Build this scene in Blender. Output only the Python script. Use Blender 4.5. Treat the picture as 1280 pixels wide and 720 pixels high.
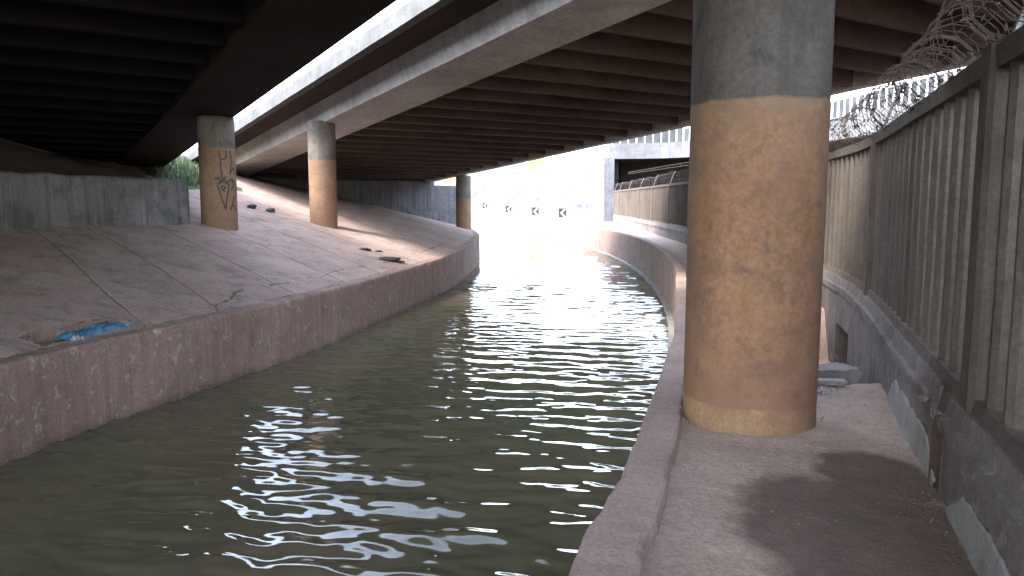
import bpy, bmesh, math, random
import numpy as np
from mathutils import Vector, Matrix, noise as mn
random.seed(7); rng=np.random.default_rng(7)
R=math.radians
for o in list(bpy.data.objects): bpy.data.objects.remove(o)
S=bpy.context.scene; COL=S.collection
# ------------------------------------------------------------ camera
cam=bpy.data.cameras.new('camera'); cam.lens=27; cam.sensor_width=36; cam.clip_start=.05; cam.clip_end=6000
co=bpy.data.objects.new('camera',cam); COL.objects.link(co); co.location=(0,0,1.6); co.rotation_euler=(R(90-6.5),0,0); S.camera=co
# ------------------------------------------------------------ sky and sun
SUN_EL,SUN_AZ=R(50),R(236)          # azimuth measured from +Y towards +X
w=bpy.data.worlds.new('World'); S.world=w; w.use_nodes=True
nt=w.node_tree; bg=nt.nodes['Background']; sky=nt.nodes.new('ShaderNodeTexSky')
sky.sky_type='NISHITA'; sky.sun_disc=False; sky.sun_elevation=SUN_EL; sky.sun_rotation=SUN_AZ
sky.air_density=1.0; sky.dust_density=1.5; sky.ozone_density=1.0
hs=nt.nodes.new('ShaderNodeHueSaturation'); hs.inputs['Saturation'].default_value=.62; nt.links.new(sky.outputs[0],hs.inputs['Color']); nt.links.new(hs.outputs[0],bg.inputs[0]); bg.inputs[1].default_value=.15
sl=bpy.data.lights.new('sun','SUN'); sl.energy=.5; sl.angle=R(12); sl.color=(1,.96,.9)
so=bpy.data.objects.new('sun',sl); COL.objects.link(so)
sd=Vector((math.sin(SUN_AZ)*math.cos(SUN_EL),math.cos(SUN_AZ)*math.cos(SUN_EL),math.sin(SUN_EL)))
so.rotation_euler=sd.to_track_quat('Z','Y').to_euler(); so.location=sd*60
S.view_settings.view_transform='Standard'; S.view_settings.look='None'; S.view_settings.gamma=1
S.view_settings.exposure=3.88
# ------------------------------------------------------------ helpers
def tag(o,label=None,cat=None,group=None,kind=None):
    for k,v in (('label',label),('category',cat),('group',group),('kind',kind)):
        if v: o[k]=v
    return o
def thing(name,label,cat,loc=(0,0,0),rz=0,group=None):
    o=bpy.data.objects.new(name,None); COL.objects.link(o); o.location=loc; o.rotation_euler=(0,0,rz); o.empty_display_size=.2
    return tag(o,label,cat,group)
def meshdata(name,v,f,mat,smooth=False):
    me=bpy.data.meshes.new(name)
    me.from_pydata([tuple(p) for p in v],[],[tuple(q) for q in f]); me.materials.append(mat)
    if smooth: me.polygons.foreach_set('use_smooth',[True]*len(me.polygons))
    me.update(); return me
def put(name,me,parent=None,loc=(0,0,0),rz=0):
    o=bpy.data.objects.new(name,me); COL.objects.link(o); o.location=loc; o.rotation_euler=(0,0,rz)
    if parent: o.parent=parent
    return o
def obj(name,v,f,mat,parent=None,smooth=False,loc=(0,0,0),rz=0):
    return put(name,meshdata(name,v,f,mat,smooth),parent,loc,rz)
class MB:
    def __init__(s): s.v=[]; s.f=[]
    def hexa(s,p):      # 8 points: bottom 4 ccw, top 4 ccw
        n=len(s.v); s.v+=p
        s.f+=[(n+3,n+2,n+1,n),(n+4,n+5,n+6,n+7),(n,n+1,n+5,n+4),(n+1,n+2,n+6,n+5),(n+2,n+3,n+7,n+6),(n+3,n,n+4,n+7)]
    def box(s,x0,x1,y0,y1,z0,z1):
        s.hexa([(x0,y0,z0),(x1,y0,z0),(x1,y1,z0),(x0,y1,z0),(x0,y0,z1),(x1,y0,z1),(x1,y1,z1),(x0,y1,z1)])
    def tube(s,pts,r,n=6,cap=True):
        base=len(s.v); pts=[Vector(p) for p in pts]; N=len(pts)
        up=Vector((0,0,1)); pu=None
        for i,p in enumerate(pts):
            t=(pts[min(i+1,N-1)]-pts[max(i-1,0)]).normalized()
            if pu is None:
                a=up if abs(t.z)<.9 else Vector((1,0,0)); u=t.cross(a).normalized()
            else: u=(pu-t*pu.dot(t)).normalized()
            pu=u; w_=t.cross(u); rr=r[i] if isinstance(r,(list,tuple)) else r
            for k in range(n):
                q=2*math.pi*k/n; s.v.append(tuple(p+(u*math.cos(q)+w_*math.sin(q))*rr))
        for i in range(N-1):
            for k in range(n):
                a=base+i*n+k; b=base+i*n+(k+1)%n; s.f.append((a,b,b+n,a+n))
        if cap:
            s.f.append(tuple(base+k for k in range(n))[::-1]); s.f.append(tuple(base+(N-1)*n+k for k in range(n)))
    def build(s,name,mat,parent=None,smooth=False,loc=(0,0,0),rz=0): return obj(name,s.v,s.f,mat,parent,smooth,loc,rz)
def fixn(o):
    bm=bmesh.new(); bm.from_mesh(o.data); bmesh.ops.recalc_face_normals(bm,faces=bm.faces); bm.to_mesh(o.data); bm.free(); return o
def nz(x,y,z=0,sc=1,oc=3):
    return mn.fractal(Vector((x*sc,y*sc,z*sc)),.6,2.,oc)
def grid(name,P,mat,parent=None,skip=None,smooth=True,flip=False):
    n=len(P); m=len(P[0]); v=[p for r_ in P for p in r_]; f=[]
    for i in range(n-1):
        for j in range(m-1):
            if skip and skip(i,j): continue
            a=i*m+j; q=(a,a+1,a+m+1,a+m); f.append(q[::-1] if flip else q)
    return obj(name,v,f,mat,parent,smooth)
class Path:     # smooth polyline in plan
    def __init__(s,pts,step=.25):
        P=[Vector((p[0],p[1],p[2] if len(p)>2 else 0)) for p in pts]; P=[2*P[0]-P[1]]+P+[2*P[-1]-P[-2]]
        out=[]
        for i in range(1,len(P)-2):
            n=max(2,int((P[i+1]-P[i]).length/step))
            for k in range(n):
                t=k/n; a,b,c,d=P[i-1],P[i],P[i+1],P[i+2]
                out.append(.5*((2*b)+(c-a)*t+(2*a-5*b+4*c-d)*t*t+(3*b-a-3*c+d)*t**3))
        out.append(P[-2]); s.p=out; s.s=[0]
        for a,b in zip(out,out[1:]): s.s.append(s.s[-1]+(b-a).to_2d().length)
        s.L=s.s[-1]
    def at(s,q):
        q=max(0,min(s.L-1e-6,q)); lo,hi=0,len(s.s)-1
        while hi-lo>1:
            m=(lo+hi)//2
            if s.s[m]<=q: lo=m
            else: hi=m
        t=(q-s.s[lo])/(s.s[hi]-s.s[lo]); return s.p[lo].lerp(s.p[hi],t)
    def tan(s,q):
        d=(s.at(q+.3)-s.at(q-.3)); d.z=0; return d.normalized()
    def s_at_y(s,y): return min(range(len(s.p)),key=lambda i:abs(s.p[i].y-y)) and s.s[min(range(len(s.p)),key=lambda i:abs(s.p[i].y-y))]
# ------------------------------------------------------------ materials
def nodes(name):
    m=bpy.data.materials.new(name); m.use_nodes=True; t=m.node_tree; b=t.nodes['Principled BSDF']
    def N(ty,**k):
        n=t.nodes.new(ty)
        for a,c in k.items():
            if a.startswith('i_'): n.inputs[int(a[2:]) if a[2:].isdigit() else a[2:].replace('_',' ')].default_value=c
            else: setattr(n,a,c)
        return n
    return m,t,b,N,t.links.new
def ramp(t,stops):
    r=t.nodes.new('ShaderNodeValToRGB'); e=r.color_ramp.elements
    while len(e)<len(stops): e.new(.5)
    for q,(p,c) in zip(e,stops):
        q.position=p; q.color=(c,c,c,1) if isinstance(c,(int,float)) else (*c,1)
    return r
def concrete(name,c1,c2,stain=(.05,.045,.04),st=.5,scale=1.,bump=.25,streak=0.,rough=.9,pale=None,pale_amt=.0,wet=None,local=False,damp=None,band=None,moss=None,spec=.25,ragged=.08):
    m,t,b,N,L=nodes(name)
    if local: src=N('ShaderNodeTexCoord').outputs['Object']
    else: src=N('ShaderNodeNewGeometry').outputs['Position']
    def noise(sc,det=5,rg=.55,vec=None,dist=0.):
        n=N('ShaderNodeTexNoise'); n.inputs['Scale'].default_value=sc; n.inputs['Detail'].default_value=det; n.inputs['Roughness'].default_value=rg
        n.inputs['Distortion'].default_value=dist; L(vec or src,n.inputs['Vector']); return n.outputs['Fac']
    def mix(fac,a,bb,mode='MIX'):
        x=N('ShaderNodeMix',data_type='RGBA',blend_type=mode)
        if isinstance(fac,(int,float)): x.inputs[0].default_value=fac
        else: L(fac,x.inputs[0])
        for i,q in ((6,a),(7,bb)):
            if isinstance(q,tuple): x.inputs[i].default_value=(*q,1)
            else: L(q,x.inputs[i])
        return x.outputs[2]
    def rmp(f,stops): r=ramp(t,stops); L(f,r.inputs[0]); return r.outputs[0]
    def mth(op,a,bb=0.):
        x=N('ShaderNodeMath',operation=op)
        for i,q in ((0,a),(1,bb)):
            if isinstance(q,(int,float)): x.inputs[i].default_value=q
            else: L(q,x.inputs[i])
        return x.outputs[0]
    big=rmp(noise(.6*scale,6,.6),[(.35,0.),(.65,1.)])
    col=mix(big,c1,c2)
    mid=rmp(noise(2.7*scale,7,.65,dist=.5),[(.48,0.),(.72,1.)])
    col=mix(mth('MULTIPLY',mid,st),col,stain)
    fine=noise(28*scale,4,.7)
    col=mix(.55,col,rmp(fine,[(.32,.5),(.60,1.08)]),'MULTIPLY')
    if streak:
        mp=N('ShaderNodeMapping'); mp.inputs['Scale'].default_value=(4.5,4.5,.18); L(src,mp.inputs['Vector'])
        sn=rmp(noise(1.5,6,.65,mp.outputs[0]),[(.45,0.),(.7,1.)])
        col=mix(mth('MULTIPLY',sn,streak),col,stain)
        sn2=rmp(noise(2.3,5,.6,mp.outputs[0]),[(.6,0.),(.72,1.)])
        col=mix(mth('MULTIPLY',sn2,streak*.5),col,tuple(min(1,q*1.7) for q in c1))
    if pale:
        pn=rmp(noise(5.5*scale,6,.75,dist=.8),[(.565,0.),(.63,1.)])
        col=mix(mth('MULTIPLY',pn,pale_amt),col,pale)
    if moss:
        pn=rmp(noise(1.1,6,.7),[(.5,0.),(.66,1.)])
        col=mix(mth('MULTIPLY',pn,.5),col,moss)
    sx=None
    if band or damp:
        sx=N('ShaderNodeSeparateXYZ'); L(src,sx.inputs[0])
    if damp:      # (z below which the wall is damp, colour)
        zz=mth('ADD',sx.outputs[2],mth('MULTIPLY',noise(2.,4),.25))
        r2=rmp(mth('SUBTRACT',zz,damp[0]),[(.0,1.),(.22,0.)])
        col=mix(mth('MULTIPLY',r2,.75),col,damp[1])
    rgh=rough
    if wet:       # list of (x,y,rx,ry): wet stain in plan
        s2=N('ShaderNodeSeparateXYZ'); L(src,s2.inputs[0]); acc=None
        for (x,y,rx,ry) in wet[0]:
            dx=mth('DIVIDE',mth('SUBTRACT',s2.outputs[0],x),rx); dy=mth('DIVIDE',mth('SUBTRACT',s2.outputs[1],y),ry)
            d=mth('SQRT',mth('ADD',mth('MULTIPLY',dx,dx),mth('MULTIPLY',dy,dy)))
            d=mth('ADD',d,mth('MULTIPLY',mth('SUBTRACT',noise(3.2,8,.7),.5),.8))
            e=mth('SUBTRACT',1.,mth('MULTIPLY',mth('SUBTRACT',d,.88),4.)); 
            q=N('ShaderNodeClamp'); L(e,q.inputs[0]); acc=q.outputs[0] if acc is None else mth('MAXIMUM',acc,q.outputs[0])
        acc=mth('MULTIPLY',acc,mth('ADD',.72,mth('MULTIPLY',noise(5.,5),.45)))
        col=mix(acc,col,wet[1])
        rgh=mth('SUBTRACT',rough,mth('MULTIPLY',acc,.18))
    if band:      # painted column: z list [(z,colour)] bands above each other with ragged edges
        nn=mth('MULTIPLY',mth('SUBTRACT',noise(1.9,7,.75),.5),.13)
        z=mth('ADD',sx.outputs[2],nn)
        for (z0,c,op) in band:
            f=rmp(mth('ADD',mth('MULTIPLY',mth('SUBTRACT',z0,z),45.),.5),[(0.,0.),(1.,1.)])
            wear=rmp(noise(5.,8,.8),[(.34,.55),(.50,1.)])
            wear2=rmp(noise(1.3,6,.65,dist=.6),[(.36,.0),(.7,1.)])
            pc=mix(wear2,c,(c[0]*.62,c[1]*.55,c[2]*.55)); pc=mix(.6,pc,rmp(fine,[(.3,.35),(.6,1.)]),'MULTIPLY')
            bl=rmp(noise(3.4,8,.72,dist=.4),[(.47,0.),(.60,1.)]); pc=mix(mth('MULTIPLY',bl,.6),pc,(.17,.10,.065))
            pt=rmp(noise(16.,5,.7),[(.60,0.),(.68,1.)]); pc=mix(mth('MULTIPLY',pt,.5),pc,(.13,.085,.06))
            lo_=rmp(noise(1.0,4,.6,dist=.3),[(.40,0.),(.62,1.)]); pc=mix(mth('MULTIPLY',lo_,.5),pc,(.25,.145,.08))
            if streak: pc=mix(mth('MULTIPLY',sn,.45),pc,(.19,.115,.075))
            if z0>1.5:
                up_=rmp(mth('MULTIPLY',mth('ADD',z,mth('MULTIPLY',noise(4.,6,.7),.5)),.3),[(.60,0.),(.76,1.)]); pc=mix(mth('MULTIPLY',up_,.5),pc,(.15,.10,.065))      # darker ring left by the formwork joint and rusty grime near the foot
                rg=mth('SUBTRACT',1.,mth('MULTIPLY',mth('ABSOLUTE',mth('SUBTRACT',z,1.12)),14.)); q_=N('ShaderNodeClamp'); L(rg,q_.inputs[0]); pc=mix(mth('MULTIPLY',q_.outputs[0],.35),pc,(.16,.10,.07))
                ft=rmp(mth('MULTIPLY',z,.7),[(.1,1.),(.78,0.)]); pc=mix(mth('MULTIPLY',ft,.7),pc,(.24,.135,.085))
            col=mix(mth('MULTIPLY',mth('MULTIPLY',f,wear),op),col,pc)
    L(col,b.inputs['Base Color'])
    if isinstance(rgh,(int,float)): b.inputs['Roughness'].default_value=rgh
    else: L(rgh,b.inputs['Roughness'])
    b.inputs['Specular IOR Level'].default_value=spec
    h=mth('ADD',mth('MULTIPLY',noise(9*scale,8,.7),1.),mth('MULTIPLY',noise(60*scale,3,.6),.35))
    bp=N('ShaderNodeBump'); bp.inputs['Strength'].default_value=bump; bp.inputs['Distance'].default_value=.03; L(h,bp.inputs['Height']); L(bp.outputs[0],b.inputs['Normal'])
    return m
def plain(name,c,rough=.7,metal=0.,var=.25,sc=6.):
    m,t,b,N,L=nodes(name)
    n=N('ShaderNodeTexNoise'); n.inputs['Scale'].default_value=sc; n.inputs['Detail'].default_value=5
    tc=N('ShaderNodeNewGeometry'); L(tc.outputs['Position'],n.inputs['Vector'])
    r=ramp(t,[(.3,tuple(q*(1-var) for q in c)),(.7,tuple(min(1,q*(1+var)) for q in c))]); L(n.outputs['Fac'],r.inputs[0]); L(r.outputs[0],b.inputs['Base Color'])
    b.inputs['Roughness'].default_value=rough; b.inputs['Metallic'].default_value=metal
    return m
M={}
M['apron']=concrete('apron_concrete',(.46,.345,.295),(.35,.25,.21),(.15,.12,.10),.75,.8,.6,pale=(.42,.38,.37),pale_amt=.25)
M['cwall']=concrete('channel_wall_concrete',(.37,.25,.20),(.28,.18,.145),(.13,.105,.085),.55,1.,.35,streak=.55,pale=(.45,.42,.40),pale_amt=.55,damp=(-1.24,(.055,.05,.038)))
M['kerb']=concrete('kerb_concrete',(.42,.315,.265),(.32,.235,.195),(.17,.125,.10),.45,1.6,.5,pale=(.4,.36,.34),pale_amt=.3)
M['dirt']=concrete('dirt_ground',(.50,.385,.315),(.42,.315,.255),(.30,.22,.175),.5,1.4,1.,rough=1.,wet=([(1.75,3.55,.62,.85),(2.15,4.35,.33,.45),(1.62,2.9,.5,.6)],(.15,.107,.085)))
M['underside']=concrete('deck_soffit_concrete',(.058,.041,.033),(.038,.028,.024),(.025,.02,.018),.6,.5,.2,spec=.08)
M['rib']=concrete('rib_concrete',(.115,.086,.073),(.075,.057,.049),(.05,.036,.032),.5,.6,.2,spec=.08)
M['shade']=concrete('shaded_concrete',(.016,.014,.013),(.011,.01,.009),(.008,.007,.007),.6,.5,.2,spec=.03)  # left deck's deep shade put into a near-black base colour
M['shaderib']=concrete('shaded_rib_concrete',(.04,.033,.03),(.024,.02,.018),(.02,.018,.016),.6,.5,.2,spec=.05)  # slightly lighter copy, the deck's shade put into this colour too
M['girder']=concrete('girder_concrete',(.45,.425,.40),(.34,.32,.30),(.12,.11,.10),.4,.6,.15,streak=.35)
M['parapet']=concrete('parapet_concrete',(.13,.128,.125),(.09,.088,.085),(.04,.038,.035),.5,1.2,.2,streak=.25)
M['block']=concrete('retaining_wall_concrete',(.27,.265,.26),(.20,.19,.185),(.075,.072,.065),.6,.9,.4,streak=.75,moss=(.055,.06,.035))
M['abut']=concrete('abutment_concrete',(.17,.17,.18),(.10,.10,.11),(.05,.05,.05),.6,.6,.3,streak=.9)
M['soil']=concrete('soil',(.13,.09,.07),(.08,.06,.045),(.05,.045,.03),.7,1.5,.9,rough=1.)
M['fence']=concrete('fence_concrete',(.135,.108,.087),(.10,.079,.063),(.045,.036,.03),.5,1.3,.45,streak=.45)
M['plinth']=concrete('plinth_concrete',(.23,.20,.185),(.155,.13,.12),(.07,.06,.05),.7,1.2,.55,streak=.3,pale=(.33,.31,.3),pale_amt=.5)
M['plaster']=concrete('plaster_skirt',(.33,.31,.295),(.25,.235,.22),(.12,.10,.09),.5,1.5,.4)
M['far']=concrete('far_concrete',(.17,.17,.175),(.11,.11,.115),(.05,.05,.06),.6,.35,.2,streak=.5)
M['greywall']=concrete('weathered_parapet',(.085,.088,.09),(.055,.057,.06),(.03,.03,.035),.6,.8,.2,streak=.5)
M['road']=concrete('road_asphalt',(.16,.155,.15),(.12,.118,.115),(.08,.08,.08),.3,.5,.2)
M['slope']=concrete('painted_slope_concrete',(.155,.15,.15),(.07,.07,.078),(.028,.028,.04),.9,.14,.3,pale=(.34,.34,.35),pale_amt=.6)
M['grassy']=concrete('grassy_ground',(.05,.09,.03),(.07,.10,.04),(.03,.045,.02),.6,.8,.9,rough=1.)
M['hill']=concrete('hill_ground',(.10,.11,.095),(.13,.135,.12),(.07,.075,.065),.6,.1,.5,rough=1.)
def colmat(name,top,ochre,low,h,hl): 
    b=[(h,ochre,.97)]
    if hl: b.append((hl,low,.95))
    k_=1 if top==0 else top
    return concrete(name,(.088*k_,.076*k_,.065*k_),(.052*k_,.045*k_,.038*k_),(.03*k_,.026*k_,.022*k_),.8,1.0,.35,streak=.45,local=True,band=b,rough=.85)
M['col_near']=colmat('near_pillar_paint',0,(.40,.225,.11),(.50,.33,.165),2.27,.17)
M['col_far']=colmat('far_pillar_paint',2.2,(.40,.255,.155),(.42,.28,.18),2.0,0)
M['dark']=plain('opening_shade',(.02,.018,.016),.95)  # near-black colour standing in for shade inside openings
M['rust']=plain('rusty_wire',(.045,.030,.023),.85,.1)
M['galv']=plain('galvanised_steel',(.26,.27,.27),.55,.6,.15)
M['whitepaint']=plain('white_paint',(.75,.77,.77),.6,0,.05)
M['black']=plain('black_paint',(.02,.02,.022),.6)
M['spray']=plain('spray_paint',(.045,.036,.034),.8)
M['yellow']=plain('sign_yellow',(.70,.62,.30),.5,0,.05)
M['ypier']=concrete('yellow_pier_paint',(.27,.24,.11),(.22,.2,.09),(.15,.13,.07),.3,.5,.1)
M['opier']=concrete('ochre_pier_paint',(.50,.30,.14),(.42,.26,.13),(.25,.18,.1),.3,.5,.1)
M['blue']=plain('blue_plastic',(.05,.19,.28),.5,0,.6,22.)
M['pale_cloth']=plain('pale_cloth',(.32,.29,.27),.9,0,.25,20.)
M['brick']=plain('brick_rubble',(.25,.12,.085),.95,0,.3,25.)
M['stone']=plain('pale_rubble',(.30,.27,.25),.95,0,.3,25.)
M['crack']=plain('crack_dirt',(.15,.105,.085),.95,0,.35,14.)
M['mud']=plain('dark_mud',(.045,.034,.028),.95,0,.4,20.)
M['leaf']=plain('grass_blade',(.065,.095,.04),.7,0,.4,2.)
# water
def water():
    m,t,b,N,L=nodes('murky_canal_water')
    b.inputs['Base Color'].default_value=(.04,.036,.022,1); b.inputs['Roughness'].default_value=.035; b.inputs['IOR'].default_value=1.34
    b.inputs['Specular IOR Level'].default_value=.55
    g=N('ShaderNodeNewGeometry'); mp=N('ShaderNodeMapping'); mp.inputs['Scale'].default_value=(.7,1.8,1); L(g.outputs['Position'],mp.inputs['Vector'])
    n=N('ShaderNodeTexNoise'); n.inputs['Scale'].default_value=2.4; n.inputs['Detail'].default_value=2; L(mp.outputs[0],n.inputs['Vector'])
    bp=N('ShaderNodeBump'); bp.inputs['Strength'].default_value=.12; bp.inputs['Distance'].default_value=.05; L(n.outputs['Fac'],bp.inputs['Height']); L(bp.outputs[0],b.inputs['Normal'])
    n2=N('ShaderNodeTexNoise'); n2.inputs['Scale'].default_value=.35; n2.inputs['Detail'].default_value=4; L(g.outputs['Position'],n2.inputs['Vector'])
    r=ramp(t,[(.35,(.108,.090,.056)),(.65,(.088,.088,.050))]); L(n2.outputs['Fac'],r.inputs[0]); L(r.outputs[0],b.inputs['Base Color'])
    return m
M['water']=water()
# ------------------------------------------------------------ plan curves
WZ=-1.27
LEFT=Path([(-6.9,-45),(-6.5,-12),(-6.2,0),(-5.56,8.07),(-4.77,11.19),(-3.76,14.81),(-2.64,20.92),(-2.02,25),(-1.62,31),(-1.5,35.7),(-1.85,41),(-2.6,48),(-3.9,58),(-5.6,67),(-8.8,84),(-13.5,105),(-20,130),(-40,190),(-70,250)])
RIGHT=Path([(-1.9,-45),(-1.2,-12),(-.2,0),(.22,3.0),(.43,3.67),(.76,4.74),(1.25,6.48),(1.6,7.8),(2.03,9.46),(3.0,14.),(3.9,18.5),(4.65,24.07),(5.1,29.89),(5.2,37),(4.9,44),(4.3,51),(3.0,62),(.3,85),(-2.8,105),(-8,132),(-24,190),(-52,250)])
FENCE=Path([(-.15,-3),(.93,0),(2.0,3.05),(2.98,5.85),(3.94,8.6),(4.55,10.8),(5.25,14.5),(5.8,19),(6.2,24),(6.5,29),(6.85,36),(7.15,45),(7.45,57)])
OX,OY=-6.1,25.; AX,AY=-.543,.839; BX,BY=.839,.543; G=-.078
def br(a,b,z): return (OX+a*AX+b*BX, OY+a*AY+b*BY, z+G*a)
# ------------------------------------------------------------ water
def ylist():
    ys=[3.2]; 
    while ys[-1]<75: ys.append(ys[-1]+max(.03,ys[-1]*.0034))
    return ys
ys=np.array(ylist()); LY=np.array([(p.y,p.x) for p in LEFT.p]); RY=np.array([(p.y,p.x) for p in RIGHT.p])
lx=np.interp(ys,LY[:,0],LY[:,1])-.4; rx=np.interp(ys,RY[:,0],RY[:,1])+.4
NC=260; u=np.linspace(0,1,NC); X=lx[:,None]+(rx-lx)[:,None]*u[None,:]; Y=np.repeat(ys[:,None],NC,1)
Hh=np.zeros_like(X)
for i in range(70):
    lam=float(np.exp(rng.uniform(math.log(.17),math.log(.85)))); th=rng.normal(0,.36)+math.pi/2-.12
    k=2*math.pi/lam; amp=.0020*(lam/.5)**.8*rng.uniform(.5,1.3); ph=rng.uniform(0,6.28)
    wob=.35*np.sin(X*rng.uniform(.5,1.5)+Y*rng.uniform(.3,1.2)+rng.uniform(0,6))
    Hh+=amp*np.sin(k*(X*math.cos(th)+Y*math.sin(th))+ph+wob*2.)
env=.75+.35*np.sin(X*.7+1.2+Y*.13)*np.sin(Y*.41+.6)
Hh*=env
V=np.stack([X,Y,WZ+Hh],-1).reshape(-1,3); n,m_=X.shape
I=np.arange(n*m_).reshape(n,m_); F=np.stack([I[:-1,:-1],I[:-1,1:],I[1:,1:],I[1:,:-1]],-1).reshape(-1,4)
me=bpy.data.meshes.new('water'); me.vertices.add(len(V)); me.vertices.foreach_set('co',V.astype('f').ravel())
me.loops.add(F.size); me.loops.foreach_set('vertex_index',F.ravel().astype('i')); me.polygons.add(len(F))
me.polygons.foreach_set('loop_start',np.arange(0,F.size,4,dtype='i')); me.polygons.foreach_set('loop_total',np.full(len(F),4,'i'))
me.polygons.foreach_set('use_smooth',[True]*len(F)); me.update(); me.validate(); me.materials.append(M['water'])
tag(put('canal_water',me),kind='structure')
mb=MB(); mb.v=[(-9,-46,WZ),(4,-46,WZ),(4,3.2,WZ),(-9,3.2,WZ),(-90,float(ys[-1]),WZ),(12,float(ys[-1]),WZ),(12,262,WZ),(-90,262,WZ)]; mb.f=[(0,1,2,3),(4,5,6,7)]
tag(mb.build('water',M['water']),kind='structure')
# canal bed keeps light from leaking below
mb=MB(); mb.v=[(-300,-60,-2.2),(300,-60,-2.2),(300,300,-2.2),(-300,300,-2.2)]; mb.f=[(0,1,2,3)]
tag(mb.build('canal_bed',M['soil']),kind='structure')
# ------------------------------------------------------------ left channel wall
def wtop(y):
    return float(np.interp(y,[0,8,22,30,36,48,100],[-.2,-.19,-.19,-.12,-.03,-.06,-.1]))
def left_frame(s):
    p=LEFT.at(s); t=LEFT.tan(s); return p,Vector((-t.y,t.x,0))   # normal points to land
def wall_panel(s0,s1,name,parent,mat):
    n=max(2,int((s1-s0)/(.12 if s0<95 else .8))); rows=[]
    for i in range(n+1):
        s=s0+.006+(s1-s0-.012)*i/n; p,N_=left_frame(s); zt=wtop(p.y)
        edge=.02*nz(s,3.,0,1.7); chip=max(0,nz(s*1.0,9.,0,2.2,4)-.25)*.10
        prof=[(.35,-1.9),(.0,-1.9),(0,-1.0),(0,-.6),(.008*nz(s,1,0,2.),zt-.12),(.01+chip*.6,zt-.035-chip*.4),(.035+chip,zt+edge*.4),(.16,zt+.012+edge*.3),(.30,zt+.01),(.30,zt-.25)]
        rows.append([(p.x+N_.x*d,p.y+N_.y*d,z) for d,z in prof])
    m=len(rows[0]); v=[q for r_ in rows for q in r_]
    f=[(i*m+j,i*m+j+1,(i+1)*m+j+1,(i+1)*m+j) for i in range(n) for j in range(m-1)]
    f+=[tuple(range(m))[::-1],tuple(n*m+j for j in range(m))]
    return obj(name,v,f,mat,parent)
lw=thing('channel_wall','stained reddish concrete wall of the left bank rising from the canal water','wall',(0,0,0))
s=0; e0=LEFT.s_at_y(8.6)
js=[0]
while js[-1]<LEFT.L-6: js.append(js[-1]+(4.6 if js[-1]<110 else 12))
js.append(LEFT.L)
for a,b in zip(js,js[1:]): wall_panel(a,b,'wall_panel',lw,M['cwall'])
# ------------------------------------------------------------ left bank: sloped concrete slabs
def apz(d,s):
    return -.175+.25*max(0,d) + .006*nz(s,d,0,1.3) 
def bank_z(d,y): return wtop(y)+.010+.25*(d-.3)
bank=thing('sloped_bank','pinkish grey concrete slope of the left bank between canal wall and embankment','bank')
bank['kind']='structure'; del bank['category']
HOLE_D=(.16,.84); HOLE_S=(LEFT.s_at_y(9.15),LEFT.s_at_y(10.62))
SK=.55
jn=[LEFT.s_at_y(y) for y in (-30,-26,-22,-18,-14,-10,-6,-3,0,2.2,4.3,6.45,8.6)]+[LEFT.s_at_y(y) for y in (10.75,12.25,14.5,16.8,19.,21.3,23.6,26,28.4,31,34,37,40,43.5,47,51,55,60,65,72,80,90,102)]
for k,(a,b) in enumerate(zip(jn,jn[1:])):
    fine=LEFT.s_at_y(2)<a<LEFT.s_at_y(38); st=.1 if fine else .5
    hole=(HOLE_S[0]-1<a<HOLE_S[1]+1); ns=max(3,int((b-a)/(.03 if hole else st))); 
    ds=[.30]; 
    if hole: ds=[.302+.02*q for q in range(28)]
    while ds[-1]<15: ds.append(ds[-1]+((.1 if ds[-1]<3 else .3) if fine else .6))
    rows=[]
    for i in range(ns+1):
        row=[]
        for d in ds:
            dd=d if d>.3 else .303
            s=a+(b-a)*i/ns+SK*(dd-.3); edge=0
            g=.004+.012*max(0,nz(s,d,4,1.0))
            if i==0: s+=g; edge=.0
            if i==ns: s-=g
            p,N_=left_frame(s); z=bank_z(dd,p.y)+.010*nz(p.x,p.y,0,.9,4)+.005*nz(p.x,p.y,5,6.,2)
            # water-worn lip near the wall
            z-=.035*max(0,nz(p.x,p.y,8,1.1,4))*max(0,1-dd/1.4)
            if i in(0,ns): z-=.010
            row.append((p.x+N_.x*dd,p.y+N_.y*dd,z))
        rows.append(row)
    # skirts for thickness
    def low(r_): return [(x,y,z-.16) for x,y,z in r_]
    skirt_rows=[(rows[0],low(rows[0])),(rows[-1],low(rows[-1]))]
    if fine and rows:      # silt packed into the joint
        jv=[];jf=[]
        for jj,(x,y,z) in enumerate(rows[0]):
            if ds[jj]>9.5: break
            w_j=.022+.020*nz(x,y,3,1.6,4); w_j=max(.006,w_j)
            jv+=[(x-w_j*.5,y-w_j,z+.001),(x-.0,y-.01,z+.005),(x+w_j*.5,y+w_j*.6,z+.001)]
        for q in range(len(jv)//3-1):
            for w2 in (0,1): jf.append((q*3+w2,q*3+w2+1,q*3+w2+4,q*3+w2+3))
        fixn(obj('joint_fill',jv,jf,M['crack'],bank))
    n=len(rows); m=len(ds); v=[q for r_ in rows for q in r_]; f=[]
    for ra,rb_ in skirt_rows:
        k0=len(v); v+=list(ra)+list(rb_); f+=[(k0+j,k0+j+1,k0+m+j+1,k0+m+j) for j in range(m-1)]
    hs0,hs1=HOLE_S
    for i in range(n-1):
        for j in range(m-1):
            if hole and 2<=i<n-3:
                sm=a+(b-a)*(i+.5)/ns+SK*(ds[j]-.3); t_=(sm-hs0)/(hs1-hs0)
                if 0<t_<1:
                    dm=(ds[j]+ds[j+1])/2; jit=.04*nz(sm,dm,2,4.)
                    lo=.36+.05*math.sin(3*t_); hi=.80-.30*max(0,t_-.75)-.5*max(0,.12-t_)
                    if lo<dm+jit<hi: continue
            q=i*m+j; f.append((q,q+1,q+m+1,q+m))
    obj('slab',v,f,M['apron'],bank,True)
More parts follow.
